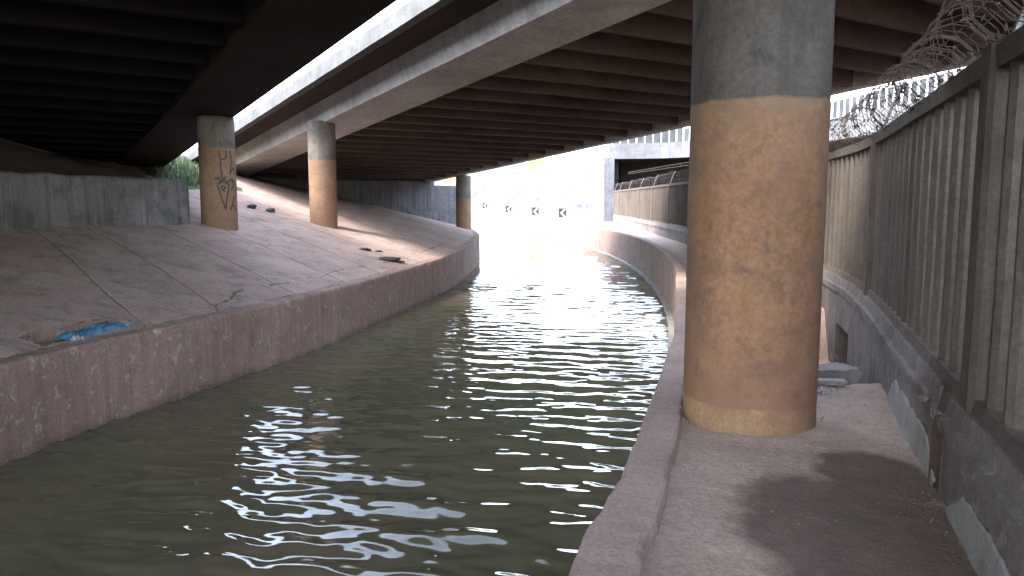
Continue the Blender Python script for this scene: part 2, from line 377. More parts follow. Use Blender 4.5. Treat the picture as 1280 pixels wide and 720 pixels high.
# bed beneath the slabs (joints and the hole look down to it)
rows=[]
for i in range(0,150):
    s=i*LEFT.L/149*.5+1 if i<120 else LEFT.L*.5*(120/149)+1+(i-120)*LEFT.L*.02
    p,N_=left_frame(s)
    row=[]
    for d in (.31,.6,1.2,3,6,10,15): row.append((p.x+N_.x*d,p.y+N_.y*d,bank_z(d,p.y)-.15-(.1 if d<1 else 0)))
    rows.append(row)
tag(grid('ground_under_bank',rows,M['soil']),kind='structure')
# pit lining of the hole
def bpt(s,d,dz=0):
    p,N_=left_frame(s); return (p.x+N_.x*d,p.y+N_.y*d,bank_z(d,p.y)+dz)
h0,h1=HOLE_S; ringp=[]
for i in range(31):
    t_=-.015+1.03*i/30; ringp.append((h0+(h1-h0)*t_,.345+.05*math.sin(3*max(0,min(1,t_)))))
for i in range(30,-1,-1):
    t_=-.015+1.03*i/30; tt=max(0,min(1,t_)); ringp.append((h0+(h1-h0)*t_,.815-.30*max(0,tt-.75)-.5*max(0,.12-tt)))
v=[];f=[];k=len(ringp)
for (q,d) in ringp: v.append(bpt(q,d,-.008)); v.append(bpt(q,d,-.17+.02*nz(q*3,d*3)))
for i in range(k):
    j=(i+1)%k; f.append((i*2,j*2,j*2+1,i*2+1))
f.append(tuple(i*2+1 for i in range(k)))
fixn(obj('pit_lining',v,f,M['cwall'],bank))
# dirt-filled cracks on the slope
def bank_xy(x,y):
    best=min(range(len(LEFT.p)),key=lambda i:(LEFT.p[i].x-x)**2+(LEFT.p[i].y-y)**2)
    d=math.hypot(LEFT.p[best].x-x,LEFT.p[best].y-y); return bank_z(d,LEFT.p[best].y)+.010*nz(x,y,0,.9,4)+.005*nz(x,y,5,6.,2)-.035*max(0,nz(x,y,8,1.1,4))*max(0,1-d/1.4)
CR=[([(-4.87,12.57),(-4.9,13.3),(-4.96,13.74),(-4.78,14.47),(-4.49,15.37),(-4.28,15.95),(-4.06,16.17)],.05),([(-4.91,12.67),(-4.87,12.4),(-4.70,12.2)],.03),([(-7.26,21.58),(-6.37,21.27),(-5.5,20.97),(-4.31,20.67),(-3.3,21.16)],.05),
 ([(-7.54,23.75),(-7.15,24.59),(-6.44,26.04)],.05),([(-4.18,16.8),(-4.02,18.29),(-3.56,20.06),(-3.0,23.02)],.04),([(-5.21,11.24),(-4.98,11.4),(-4.87,11.9)],.06),([(-2.9,24),(-2.7,26.5),(-2.45,30)],.06)]
for pts,w0 in CR:
    P=Path(pts,.08); v=[];f=[]; n=int(P.L/.05)
    for i in range(n+1):
        s=P.L*i/n; p=P.at(s); t=P.tan(s); nn_=Vector((-t.y,t.x,0)); off=.05*nz(s,w0*99,0,2.5,4); ww=w0*(.35+max(0,.6+nz(s,3,w0*50,1.8,3)))*min(1,6*min(i,n-i)/n+.1)
        for q in (-1,0,1):
            a_=p+nn_*(off+q*ww*.5); v.append((a_.x,a_.y,bank_xy(a_.x,a_.y)+(.007 if q==0 else .001)))
    for i in range(n):
        for j in range(2): f.append((i*3+j,i*3+j+1,(i+1)*3+j+1,(i+1)*3+j))
    fixn(obj('crack',v,f,M['crack'],bank))
# plastic and cloth rubbish lying in the hole
def rag(name,c,rx,ry,h,mat,label,rz,seed,drape=.04):
    P=[]
    n=22
    for i in range(n):
        row=[]
        for j in range(n):
            x=(i/(n-1)-.5)*2; y=(j/(n-1)-.5)*2; ed=max(abs(x),abs(y))
            wob=1+.18*nz(x*1.3,y*1.3,seed,1.5)
            z=h*(1-ed**3)*(.7+.5*nz(x,y,seed,2.2,3))+drape*abs(math.sin(7*y+3*nz(x,y,seed+3,1.5)))*(1-ed**4)
            row.append((x*rx*wob,y*ry*wob,z))
        P.append(row)
    o=grid(name,P,mat); o.location=c; o.rotation_euler=(0,.0,rz); return tag(o,label,'rubbish')
hp,hn=left_frame((HOLE_S[0]+HOLE_S[1])/2+.2)
hz=bank_z(.55,10)
rag('plastic_sheet',(hp.x+hn.x*.60+.02,hp.y+hn.y*.62+.03,hz-.09),.25,.50,.10,M['blue'],'crumpled blue plastic sheet lying in the hole in the left bank',R(-14),2,.06)
rag('cloth_bundle',(hp.x+hn.x*.48,hp.y+hn.y*.5+.42,hz-.11),.17,.42,.11,M['pale_cloth'],'pale dirty cloth bundle beside the blue plastic in the hole',R(-16),5)
rag('plastic_bag',(hp.x+hn.x*.50,hp.y+hn.y*.50-.52,hz-.14),.13,.13,.11,M['pale_cloth'],'small grey plastic bag at the near end of the hole',R(10),8)
# ------------------------------------------------------------ retaining wall + soil embankment on the left
BW=Path([(-11.2,-40),(-10.7,-12),(-10.3,0),(-9.85,7),(-9.35,13.9),(-8.55,17.2),(-8.12,18.9),(-8.1,19.35),(-8.35,19.75),(-9.2,20.3),(-11.5,21.6),(-14,23)],.15)
def bwb(p): # bank height at a plan point
    best=min(range(0,len(LEFT.p),4),key=lambda i:(LEFT.p[i].x-p.x)**2+(LEFT.p[i].y-p.y)**2)
    d=math.hypot(LEFT.p[best].x-p.x,LEFT.p[best].y-p.y); return wtop(LEFT.p[best].y)+.010+.25*(d-.3)
rows=[]; s=0
while s<BW.L:
    p=BW.at(s); t=BW.tan(s); n_=Vector((-t.y,t.x,0)); zb=bwb(p)-.15
    zt=2.12+.05*nz(s,0,0,.8)+.02*nz(s,2,0,5) - .0*s
    if s>BW.L-5: zt-=0
    o_=.02*nz(s,1,0,1.2)
    pr=[(0,zb),(0+o_,zb+.4),(o_,zt-.25),(.01+o_,zt-.06),(.06,zt),(.25,zt+.03*nz(s,7,0,3)),(.45,zt),(.45,zb)]
    rows.append([(p.x+n_.x*d,p.y+n_.y*d,z) for d,z in pr]); s+=.3 if s<40 else .12
o=grid('retaining_wall',rows,M['block']); tag(o,'low mossy grey retaining wall at the top of the left bank','wall')
rows=[]; s=0
while s<BW.L:
    p=BW.at(s); t=BW.tan(s); n_=Vector((-t.y,t.x,0)).lerp(Vector((-1,.12,0)),min(1,max(0,(s-BW.L+12)/8))).normalized()
    row=[]
    for d in (.4,.8,1.4,2.2,3.2,4.5,6,8,10.5,13,17):
        z=2.0+.10*nz(p.x+d,p.y,0,1.2)+.26*max(0,d-.4)
        row.append((p.x+n_.x*d,p.y+n_.y*d,z))
    rows.append(row); s+=.35
tag(grid('soil_embankment',rows,M['soil']),kind='structure')
# ------------------------------------------------------------ right bank: kerb wall, walkway
def right_frame(s):
    p=RIGHT.at(s); t=RIGHT.tan(s); return p,Vector((t.y,-t.x,0))
rw=thing('channel_wall','curving concrete canal wall with chipped kerb along the right walkway','wall')
js=[0]
while js[-1]<RIGHT.L-8: js.append(js[-1]+(3.8 if js[-1]<120 else 12))
js.append(RIGHT.L)
for a,b in zip(js,js[1:]):
    near=RIGHT.at(b).y>1 and RIGHT.at(a).y<12
    n=max(3,int((b-a)/(.05 if near else (.25 if a<130 else 1.2)))); rows=[]
    for i in range(n+1):
        s=a+.004+(b-a-.008)*i/n; p,N_=right_frame(s); wd=.23+.12*max(0,min(1,(8-p.y)/8)) if p.y<30 else .28
        c1=max(0,nz(s,4,0,1.4,4)+.05)*.035; c2=max(0,nz(s,14,0,2.4,4))*.03+.008*nz(s,3,1,9); e=.006*nz(s,3,3,6)
        pr=[(0,-1.9),(0,-1.02),(0,-.5),(0,-.06),(.003+c1*.3,.040-c1*.5),(.012+c1,.062+e),(.03+c1,.067+e),(wd*.5,.070+e),(wd-.03-c2,.066+e),(wd-.012-c2,.058),(wd-c2*.8,.015),(wd,-.2)]
        rows.append([(p.x+N_.x*d,p.y+N_.y*d,z) for d,z in pr])
    m=len(pr); v=[q for r_ in rows for q in r_]
    f=[(i*m+j,(i+1)*m+j,(i+1)*m+j+1,i*m+j+1) for i in range(n) for j in range(m-1)]
    f+=[tuple(range(m)),tuple(n*m+j for j in range(m))[::-1]]
    obj('wall_panel',v,f,M['kerb'] if near else M['cwall'],rw)
# footing ledge just above the water on the right wall
rows=[]
s=RIGHT.s_at_y(9)
while s<RIGHT.s_at_y(95):
    p,N_=right_frame(s); wz=.02*nz(s,2,0,1.)
    rows.append([(p.x+N_.x*d,p.y+N_.y*d,z) for d,z in ((-.12-wz,-1.5),(-.12-wz,WZ+.05),(-.09-wz,WZ+.075),(.01,WZ+.085))]); s+=.4
obj('footing',[q for r_ in rows for q in r_],[((i+1)*4+j,(i+1)*4+j+1,i*4+j+1,i*4+j)[::-1] for i in range(len(rows)-1) for j in range(3)],M['plaster'],rw)
# walkway and right ground
rows=[]; s=0
while s<RIGHT.L:
    p,N_=right_frame(s); ny=1<p.y<12.5
    row=[]
    ds=[.2]
    while ds[-1]<3.2: ds.append(ds[-1]+(.06 if ny else .4))
    ds=np.concatenate([np.linspace(.2,3.4,60),[3.8,4.5,6,9,14,25,50,110,250]])
    for d in ds:
        x,y=p.x+N_.x*d,p.y+N_.y*d
        z=-.016+.010*nz(x,y,0,1.2,4)+.007*nz(x,y,4,6,4)
        z+=.03*math.exp(-((math.hypot(x-1.755,y-5.57)-.5)/.1)**2)*(.5+.5*nz(x,y,2,2))
        if 6.5<y<11.8 and x>.3*y+.25:
            k=min(1,(y-6.72)/.06,(11.4-y)/.5,(x-(.33*y+.3))/.12); z-=.68*max(0,k)
        row.append((x,y,z))
    rows.append(row); s+=.055 if ny else (.4 if p.y<60 else 2.5)
tag(grid('walkway',rows,M['dirt'],flip=True),kind='structure')
rows=[]; s=LEFT.s_at_y(44)
while s<LEFT.L-2:
    p,N_=left_frame(s); row=[]
    z0=bank_z(.3,p.y)-.03
    for d in (.32,2,4,8,14,25,60,150,300):
        row.append((p.x+N_.x*d,p.y+N_.y*d,(bank_z(min(d,6),p.y)-.08) if p.y<100 else z0+.1*min(d,8)))
    rows.append(row); s+=4
tag(grid('far_bank',rows,M['hill']),kind='structure')
# far ground sheet and road
mb=MB(); mb.v=[(-3000,250,-.03),(3000,250,-.03),(3000,4500,-.03),(-3000,4500,-.03),(240,-400,-.05),(3000,-400,-.05),(3000,250,-.05),(240,250,-.05)]; mb.f=[(0,1,2,3),(4,5,6,7)]
tag(mb.build('ground',M['hill']),kind='structure')
rows=[]; s=RIGHT.s_at_y(48)
while s<RIGHT.L-4:
    p,N_=right_frame(s); o_=max(1.6,3.2)
    rows.append([(p.x+N_.x*d,p.y+N_.y*d,.03) for d in (o_,o_+3.5,o_+7.5)]); s+=3
tag(grid('road',rows,M['road'],flip=True),kind='structure')
# ------------------------------------------------------------ pillars
def pillar(name,label,x,y,zb,zt,r,mat,group=None):
    t=thing(name,label,'pillar',(x,y,zb),0,group)
    zs=[-.35]
    H_=zt-zb
    n=int(H_/.12)
    zs+= [H_*i/n for i in range(n+1)]
    seg=72; v=[];f=[]
    for z in zs:
        for k in range(seg):
            q=2*math.pi*k/seg; rr=r*(1+.004*nz(math.cos(q),math.sin(q),z*.7,1.5)+(.0025*nz(math.cos(q)*2,math.sin(q)*2,z*2,3)))
            if z<.02: rr*=1.0
            v.append((rr*math.cos(q),rr*math.sin(q),z))
    for i in range(len(zs)-1):
        for k in range(seg):
            a=i*seg+k; b=i*seg+(k+1)%seg; f.append((a,b,b+seg,a+seg))
    f.append(tuple(len(v)-seg+k for k in range(seg)))
    obj('shaft',v,f,mat,t,True)
    return t
def defz(b,z0,a): return z0+G*a
near=pillar('concrete_pillar','big round pillar painted ochre below bare grey, standing on the dirt walkway',1.755,5.57,0,5.02,.473,M['col_near'],None)
leftp=pillar('concrete_pillar','round ochre pillar with black graffiti strokes beside the low retaining wall',-7.62,20.1,.93,3.72,.45,M['col_far'])
c2=pillar('concrete_pillar','graffiti-free ochre and grey pillar halfway up the left bank slope',-6.15,25.2,.88,4.12,.44,M['col_far'])
mid=pillar('concrete_pillar','ochre pillar standing at the far corner of the left bank by the bright water',-2.72,43.3,-.25,2.99,.42,M['col_far'])
# graffiti on the left pillar : pen strokes wrapped on the shaft
def stroke(pts,parent,r=.45,cx=277,py0=281,sc=46.,name='graffiti_stroke',w_=.016,cxs=None):
    P=[]
    for (px,py) in pts:
        u_=max(-.96,min(.96,(px-cx)/(r*sc))); z=(py0-py)/sc
        q=math.asin(u_); # angle from the camera-facing direction
        va=math.atan2(-20.1,7.62)   # direction from the pillar to the camera
        ang=va+q; P.append((ang,z))
    for (a0,z0),(a1,z1) in zip(P,P[1:]):
        m=MB(); n=max(2,int(abs(a1-a0)/.12)+1); L_=math.hypot((a1-a0)*r,z1-z0)+1e-6; nx,nzv=-(z1-z0)/L_*w_,(a1-a0)*r/L_*w_
        for i in range(n+1):
            t_=i/n; a=a0+(a1-a0)*t_; z=z0+(z1-z0)*t_
            for sg in (-1,1):
                for rr in (r+.001,r+.007):
                    aa=a+sg*nx/r; m.v.append((rr*math.cos(aa),rr*math.sin(aa),z+sg*nzv))
        for i in range(n):
            b=i*4; m.f+=[(b+1,b+3,b+7,b+5),(b,b+1,b+5,b+4),(b+3,b+2,b+6,b+7),(b+2,b,b+4,b+6)]
        m.f+=[(0,2,3,1),(n*4,n*4+1,n*4+3,n*4+2)]
        yield m
def gz(x,y): return (180+x/4.235,120+y/4.235)
strokes=[[(418,305),(424,345),(440,350),(452,338),(453,305)],[(426,345),(424,385),(430,432)],[(470,305),(478,350),(466,420)],[(466,420),(482,388),(488,420)],
 [(396,440),(404,446),(414,436),(422,456)],[(424,434),(456,462)],[(450,432),(416,466)],[(456,462),(470,444),(480,462)],
 [(406,474),(424,540),(440,596)],[(440,596),(450,530),(462,470)],[(410,472),(432,456),(460,474)],
 [(422,482),(430,500),(444,488),(432,478),(422,482)],[(426,496),(440,508)],[(478,440),(484,470),(470,500)],[(462,600),(474,570),(484,530)],[(474,570),(490,600)],[(490,520),(494,470)]]
gm=MB()
for st in strokes:
    for m in stroke([gz(*p) for p in st],leftp):
        b=len(gm.v); gm.v+=m.v; gm.f+=[tuple(q+b for q in f_) for f_ in m.f]
gm.build('graffiti',M['spray'],leftp)
# ------------------------------------------------------------ bridges
def bbox(mb,a0,a1,b0,b1,z0,z1,seg=1):
    for i in range(seg):
        p=a0+(a1-a0)*i/seg; q=a0+(a1-a0)*(i+1)/seg
        mb.hexa([br(p,b0,z0),br(p,b1,z0),br(q,b1,z0),br(q,b0,z0),br(p,b0,z1),br(p,b1,z1),br(q,b1,z1),br(q,b0,z1)][::1])
def prism(name,prof,a0,a1,mat,parent,n=1,rough=0.):   # profile of (b,z), swept along a
    v=[];f=[];k=len(prof)
    for i in range(n+1):
        a=a0+(a1-a0)*i/n
        for j,(b,z) in enumerate(prof): v.append(br(a,b+rough*nz(a,j*3.1,0,1.1),z+rough*nz(a,j*5.3,2,1.3)))
    for i in range(n):
        for j in range(k): f.append((i*k+j,i*k+(j+1)%k,(i+1)*k+(j+1)%k,(i+1)*k+j))
    f+=[tuple(range(k)),tuple(n*k+j for j in range(k))]
    return fixn(obj(name,v,f,mat,parent))
RA0,RA1=-45,17.9
rb=thing('overpass','overpass above the canal with ribbed brown underside and bright edge girder','bridge',(0,0,0))
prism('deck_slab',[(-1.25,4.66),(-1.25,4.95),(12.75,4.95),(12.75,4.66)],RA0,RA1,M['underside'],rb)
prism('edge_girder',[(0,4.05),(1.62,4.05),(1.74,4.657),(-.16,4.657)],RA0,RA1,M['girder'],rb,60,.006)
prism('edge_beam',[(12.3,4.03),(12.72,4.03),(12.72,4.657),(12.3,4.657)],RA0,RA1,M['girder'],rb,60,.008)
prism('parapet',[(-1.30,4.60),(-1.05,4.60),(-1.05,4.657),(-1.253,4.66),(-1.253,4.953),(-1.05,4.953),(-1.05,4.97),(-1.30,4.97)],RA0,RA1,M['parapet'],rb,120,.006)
prism('parapet',[(12.75,4.62),(12.9,4.62),(12.9,5.4),(12.65,5.4),(12.65,4.953),(12.753,4.953)],RA0,RA1,M['parapet'],rb,30,.004)
def ribmesh(b0,b1,z0,z1,w_,mat,name):
    n=14; v=[];f=[]
    for i in range(n+1):
        b=b0+(b1-b0)*i/n; k=.012
        for (da,z) in ((-w_/2-.03,z1),(-w_/2+k*nz(b,1),z0+.02),(-w_/2+.03,z0+k*nz(b,5)),(w_/2-.03,z0+k*nz(b,5)),(w_/2+k*nz(b,2),z0+.02),(w_/2+.03,z1)):
            v.append((da*AX+b*BX,da*AY+b*BY,z+G*da))
    for i in range(n):
        for j in range(5): f.append((i*6+j,i*6+j+1,(i+1)*6+j+1,(i+1)*6+j))
    me=meshdata(name,v,f,mat); 
    bm=bmesh.new(); bm.from_mesh(me); bmesh.ops.recalc_face_normals(bm,faces=bm.faces); bm.to_mesh(me); bm.free(); return me
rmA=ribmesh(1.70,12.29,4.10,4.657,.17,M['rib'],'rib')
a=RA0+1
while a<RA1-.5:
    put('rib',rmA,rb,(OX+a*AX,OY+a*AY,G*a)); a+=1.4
# railing on the near edge of the right overpass
def railing(parent,b,a0,a1,z0,h,sp,mat,rails=(1.,.55)):
    m=MB(); m.tube([(0,0,-.05),(0,0,h)],.03,6); pd=meshdata('railing_post',m.v,m.f,mat)
    a=a0
    while a<a1: put('railing_post',pd,parent,br(a,b,z0)); a+=sp
    for r_ in rails:
        m=MB(); m.tube([br(a0,b,z0+h*r_),br(a1,b,z0+h*r_)],.025,6); m.build('railing_rail',mat,parent)
railing(rb,-1.17,-34,17,4.97,.75,.9,M['whitepaint'])
LA0,LA1=-27.6,16
lb=thing('overpass','dark shaded overpass overhead on the left, its edge over the graffiti pillar','bridge')
prism('deck_slab',[(-3.5,4.12),(-3.5,4.5),(-24,4.5),(-24,4.12)],LA0,LA1,M['shade'],lb)
prism('edge_girder',[(-3.52,3.47),(-5.1,3.47),(-5.2,4.117),(-3.52,4.117)],LA0,LA1,M['shaderib'],lb,60,.006)
prism('parapet',[(-3.503,4.503),(-3.503,5.05),(-3.66,5.05),(-3.66,4.503)],LA0,LA1,M['parapet'],lb,40,.004)  # unseen parapet, added to cut the sky light entering the gap
prism('edge_girder',[(-22.3,3.47),(-23.9,3.47),(-23.9,4.117),(-22.3,4.117)],LA0,LA1,M['shaderib'],lb,10,.006)
rmB=ribmesh(-22.29,-5.15,3.55,4.117,.17,M['shade'],'rib')
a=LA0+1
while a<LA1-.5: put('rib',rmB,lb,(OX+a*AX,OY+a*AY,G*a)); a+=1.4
# abutment of the right overpass
ab=thing('abutment','dark streaked concrete abutment wall closing the overpass behind the left bank','wall')
mb=MB(); 
def vb(mb,a0,a1,b0,b1,z0,z1):
    P=[(OX+a*AX+b*BX,OY+a*AY+b*BY) for a,b in ((a0,b0),(a0,b1),(a1,b1),(a1,b0))]
    mb.hexa([(x,y,z0) for x,y in P]+[(x,y,z1) for x,y in P])
vb(mb,17.3,18.5,-2.2,12.9,-.5,2.72); fixn(mb.build('wall_face',M['abut'],ab))
mb=MB(); vb(mb,17.92,18.49,-2.2,13,2.723,3.9); fixn(mb.build('back_wall',M['abut'],ab))
mb=MB(); vb(mb,17.0,17.299,4,13.2,-.5,.95); fixn(mb.build('footing',M['abut'],ab))
mb=MB(); vb(mb,17.31,17.8,12.903,14.6,-.6,2.5); fixn(mb.build('wing_wall',M['far'],ab))
mb=MB(); vb(mb,17.05,17.305,13.203,14.9,-.6,.75); fixn(mb.build('wing_footing',M['abut'],ab))
mb=MB(); vb(mb,15.5,16.5,-26,-4.2,0,2.9); o=fixn(mb.build('abutment',M['shade'])); tag(o,'black abutment wall under the end of the dark left overpass','wall')  # shade under the deck end put into its colour
# ------------------------------------------------------------ concrete fence on the right
fence=thing('concrete_fence','concrete picket fence with square rails curving along the right walkway','fence')
PL0=.52; FT=2.33
def plz(s): return PL0+.03*min(1,max(0,(s-6)/8))
def bar_mesh(w_,d_,z0,z1,name,ch=.026):
    m=MB(); x,y=w_/2,d_/2
    ring=[(-x+ch,-y),(x-ch,-y),(x,-y+ch),(x,y-ch),(x-ch,y),(-x+ch,y),(-x,y-ch),(-x,-y+ch)]
    nzs=7
    for i in range(nzs):
        z=z0+(z1-z0)*i/(nzs-1)
        for (a,b) in ring: m.v.append((a+.003*nz(a,b,z,4),b+.003*nz(a,z,b,4),z))
    for i in range(nzs-1):
        for k in range(8): m.f.append((i*8+k,i*8+(k+1)%8,(i+1)*8+(k+1)%8,(i+1)*8+k))
    m.f.append(tuple(range(8))[::-1]); m.f.append(tuple((nzs-1)*8+k for k in range(8)))
    return meshdata(name,m.v,m.f,M['fence'])
bar=bar_mesh(.085,.10,.60,2.222,'picket'); post=bar_mesh(.22,.19,.40,2.34,'post')
def fr(s):
    p=FENCE.at(s); t=FENCE.tan(s); return p,t,math.atan2(t.y,t.x)
def sweep(name,prof,s0,s1,mat,parent,step=.3,rough=.004):
    n=max(1,int((s1-s0)/step)); v=[];f=[];k=len(prof)
    for i in range(n+1):
        s=s0+(s1-s0)*i/n; p,t,_=fr(s); N_=Vector((t.y,-t.x,0))
        for j,(d,z) in enumerate(prof): 
            q=rough*nz(s,j*2.3,0,3.); v.append((p.x+N_.x*(d+q),p.y+N_.y*(d+q),z+rough*nz(s,j*1.7,4,2.5)))
    for i in range(n):
        for j in range(k): f.append((i*k+j,i*k+(j+1)%k,(i+1)*k+(j+1)%k,(i+1)*k+j))
    f+=[tuple(range(k)),tuple(n*k+j for j in range(k))]
    return fixn(obj(name,v,f,mat,parent))
sp0=FENCE.s_at_y(3.85); posts=[sp0-5.1,sp0]+[sp0+5.05*i for i in range(1,12)]
posts=[q for q in posts if q<FENCE.L-2]+[FENCE.L-.15]
for s in posts:
    p,t,a=fr(s); put('post',post,fence,(p.x+t.y*.12,p.y-t.x*.12,0),a)
for a,b in zip(posts,posts[1:]):
    sweep('top_rail',[(.05,2.22),(.19,2.22),(.19,2.325),(.04,2.325)],a+.11,b-.11,M['fence'],fence)
    sweep('bottom_rail',[(.04,.555),(.20,.555),(.20,.62),(.06,.62)],a+.11,b-.11,M['fence'],fence)
    n=int((b-a-.3)/.3)
    for i in range(n):
        s=a+.11+(b-a-.22)*(i+.5)/n; p,t,an=fr(s); put('picket',bar,fence,(p.x+t.y*.12,p.y-t.x*.12,0),an)
# plinth under the fence, with a drain opening
plinth=thing('plinth_wall','weathered low wall under the picket fence with a drain opening','wall')
so_=FENCE.s_at_y(9.45)
spans=[(0.3,FENCE.s_at_y(4.02)),(FENCE.s_at_y(4.02)+.22,so_),(so_+1.0,FENCE.s_at_y(12)),(FENCE.s_at_y(12)+.01,FENCE.L-.3)]
PR=[(0,-1.0),(0,.34),(-.03,.36),(-.03,.44),(.0,.455),(.02,.553),(.34,.553),(.34,-1.)]
for a,b in spans: sweep('wall_segment',PR,a,b,M['plinth'],plinth,.12,.012)
sweep('wall_segment',[(-.008,-.3),(-.012,.30),(.04,.553),(.34,.553),(.34,-.3)],spans[0][1]+.002,spans[1][0]-.002,M['soil'],plinth,.05,.03)
sweep('sill',[(0,-1.),(0,-.68),(.34,-.68),(.34,-1.)],so_+.002,so_+.998,M['plinth'],plinth,.1,.008)
sweep('lintel',[(0,-.08),(0,.34),(-.03,.36),(-.03,.44),(.0,.455),(.02,.553),(.34,.553),(.34,-.08)],so_+.002,so_+.998,M['plinth'],plinth,.1,.008)
sweep('recess',[(.24,-.68),(.24,-.081),(.34,-.081),(.34,-.68)],so_+.002,so_+.998,M['dark'],plinth,.1,.0)  # dark strip in place of the shade inside the drain
def skirt(a,b,h0,h1):
    n=int((b-a)/.05); v=[];f=[]
    for i in range(n+1):
        s=a+(b-a)*i/n; p,t,_=fr(s); N_=Vector((t.y,-t.x,0)); h=h0+(h1-h0)*i/n+.05*nz(s,0,0,1.5)+.02*nz(s,2,0,7); h*=min(1,.12+min(i,n-i)*.05/.35)
        for d,z in ((-.022,-.2),(-.018,h-.015),(-.008,h),(.02,h-.01)): v.append((p.x+N_.x*d,p.y+N_.y*d,z))
    for i in range(n):
        for j in range(3): f.append((i*4+j,i*4+j+1,(i+1)*4+j+1,(i+1)*4+j))
    fixn(obj('plaster_skirt',v,f,M['plaster'],plinth))
skirt(.5,FENCE.s_at_y(3.9),.2,.2); skirt(FENCE.s_at_y(4.1)+.1,FENCE.s_at_y(6.1),.2,.24)
def rock(name,c,r,mat,sq=.7,seed=0,parent=None):
    bm=bmesh.new(); bmesh.ops.create_icosphere(bm,subdivisions=2,radius=r)
    for v in bm.verts:
        k=1+.35*nz(v.co.x/r+seed,v.co.y/r,v.co.z/r,.9); v.co*=k; v.co.z*=sq
    me=bpy.data.meshes.new(name); bm.to_mesh(me); bm.free(); me.materials.append(mat)
    o=put(name,me,parent,c,random.uniform(0,6)); return o
# broken plinth face: chunks of mortar
p,t,_=fr(spans[0][1]+.1)
for i in range(7):
    rock('mortar_lump',(p.x-.02+random.uniform(-.1,.1),p.y+random.uniform(-.3,.25),random.uniform(.28,.5)),random.uniform(.02,.045),M['plinth'] if i%2 else M['soil'],.8,i,plinth)
# razor wire coil on its brackets
coil=MB(); s=FENCE.s_at_y(1); pts=[]; RR=.24; ang=0
while s<FENCE.L-1:
    p,t,_=fr(s); N_=Vector((t.y,-t.x,0)); far=p.y>14
    sg=.05*nz(s,0,0,.8); rr=RR*(1+.22*nz(s,3,0,1.7))
    up=2.33+RR*.9+sg+(.10*nz(s,5,0,.6))
    side=.14+.10*nz(s,8,0,.7)
    pts.append(p+N_*(side+rr*math.cos(ang))+Vector((0,0,up+rr*math.sin(ang))) + t*(.03*nz(s,9,0,4)))
    k=12 if not far else 8
    ang+=2*math.pi/k; s+=(.13 if not far else .25)/k
coil.tube(pts,.0034,3,False)
cw=coil.build('wire_strand',M['rust'],None)
rz_=thing('razor_wire','tangled rusty razor wire coil running along the top of the picket fence','wire'); cw.parent=rz_
b_=MB()
for i in range(0,len(pts)-2,1):
    if pts[i].y>20 and i%2: continue
    a=pts[i]; d=Vector((random.uniform(-1,1),random.uniform(-1,1),random.uniform(-1,1))).normalized()*.026; e=(pts[i+1]-a).normalized()*.011
    n0=len(b_.v); b_.v+=[tuple(a+d),tuple(a+e),tuple(a-d),tuple(a-e)]; b_.f.append((n0,n0+1,n0+2,n0+3))
ob=b_.build('barb',M['rust'],rz_); ob['kind']='stuff'
for k,dz in enumerate((.12,.30,.44)):
    m=MB(); q=[]
    s=.5
    while s<FENCE.L-1:
        p,t,_=fr(s); N_=Vector((t.y,-t.x,0)); q.append(p+N_*(.12+.25*dz+.03*nz(s,k,0,.7))+Vector((0,0,2.33+dz+.03*nz(s,k+5,0,.5)))); s+=.5
    m.tube(q,.004,3,False); m.build('straining_wire',M['rust'],rz_)
for s in posts:
    p,t,an=fr(s); N_=Vector((t.y,-t.x,0)); m=MB(); b0=p+N_*.10; lean=-t*.10 
    m.tube([b0+Vector((0,0,2.28)),b0+N_*.10+lean+Vector((0,0,2.62)),b0+N_*.2+lean*1.7+Vector((0,0,2.86))],.016,6)
    o=m.build('wire_bracket',M['galv'],fence)
# dirt bank behind the fence
rows=[]; s=0
while s<FENCE.L:
    p,t,_=fr(s); N_=Vector((t.y,-t.x,0)); row=[]
    for d,z in ((.35,.5),(.8,.9),(1.4,1.5),(2.2,1.95),(3.4,2.05),(5.,1.9),(7,.6),(8,-.05)):
        row.append((p.x+N_.x*d,p.y+N_.y*d,z+.12*nz(s,d,0,.9,4)))
    rows.append(row); s+=.4
tag(grid('earth_bank',rows,M['soil'],flip=True),kind='structure')
# ------------------------------------------------------------ rubble and debris
def deb(name,label,cat,c,r,mat,sq=.6,seed=0,group=None): return tag(rock(name,c,r,mat,sq,seed),label,cat,group)
RUBBLE=[(2.62+random.gauss(0,.12),6.42+random.gauss(0,.10),-.01,random.uniform(.01,.035)) for i in range(70)]
mb=MB(); mb.box(-.30,.30,-.05,.05,0,.028); o=mb.build('wooden_strip',M['stone'],None,loc=(2.62,6.62,.012),rz=R(-6)); tag(o,'thin pale board lying across the walkway behind the big pillar','board')
def lump(name,label,cat,c,dx,dy,dz,mat,rz,seed=0):
    bm=bmesh.new(); bmesh.ops.create_cube(bm,size=1); bmesh.ops.subdivide_edges(bm,edges=bm.edges,cuts=4,use_grid_fill=True)
    for v in bm.verts:
        v.co.x*=dx*(1+.15*nz(v.co.x*3+seed,v.co.y*3,v.co.z*3)); v.co.y*=dy*(1+.15*nz(v.co.y*3+seed,v.co.z*3,1)); v.co.z=(v.co.z+.5)*dz*(1+.25*nz(v.co.x*4,v.co.y*4,seed))
    me=bpy.data.meshes.new(name); bm.to_mesh(me); bm.free(); me.materials.append(mat)
    return tag(put(name,me,None,c,rz),label,cat)
lump('concrete_block','grey broken concrete block at the edge of the pit behind the big pillar','rubble',(2.98,6.98,-.10),.42,.22,.17,M['plaster'],R(-12),3)
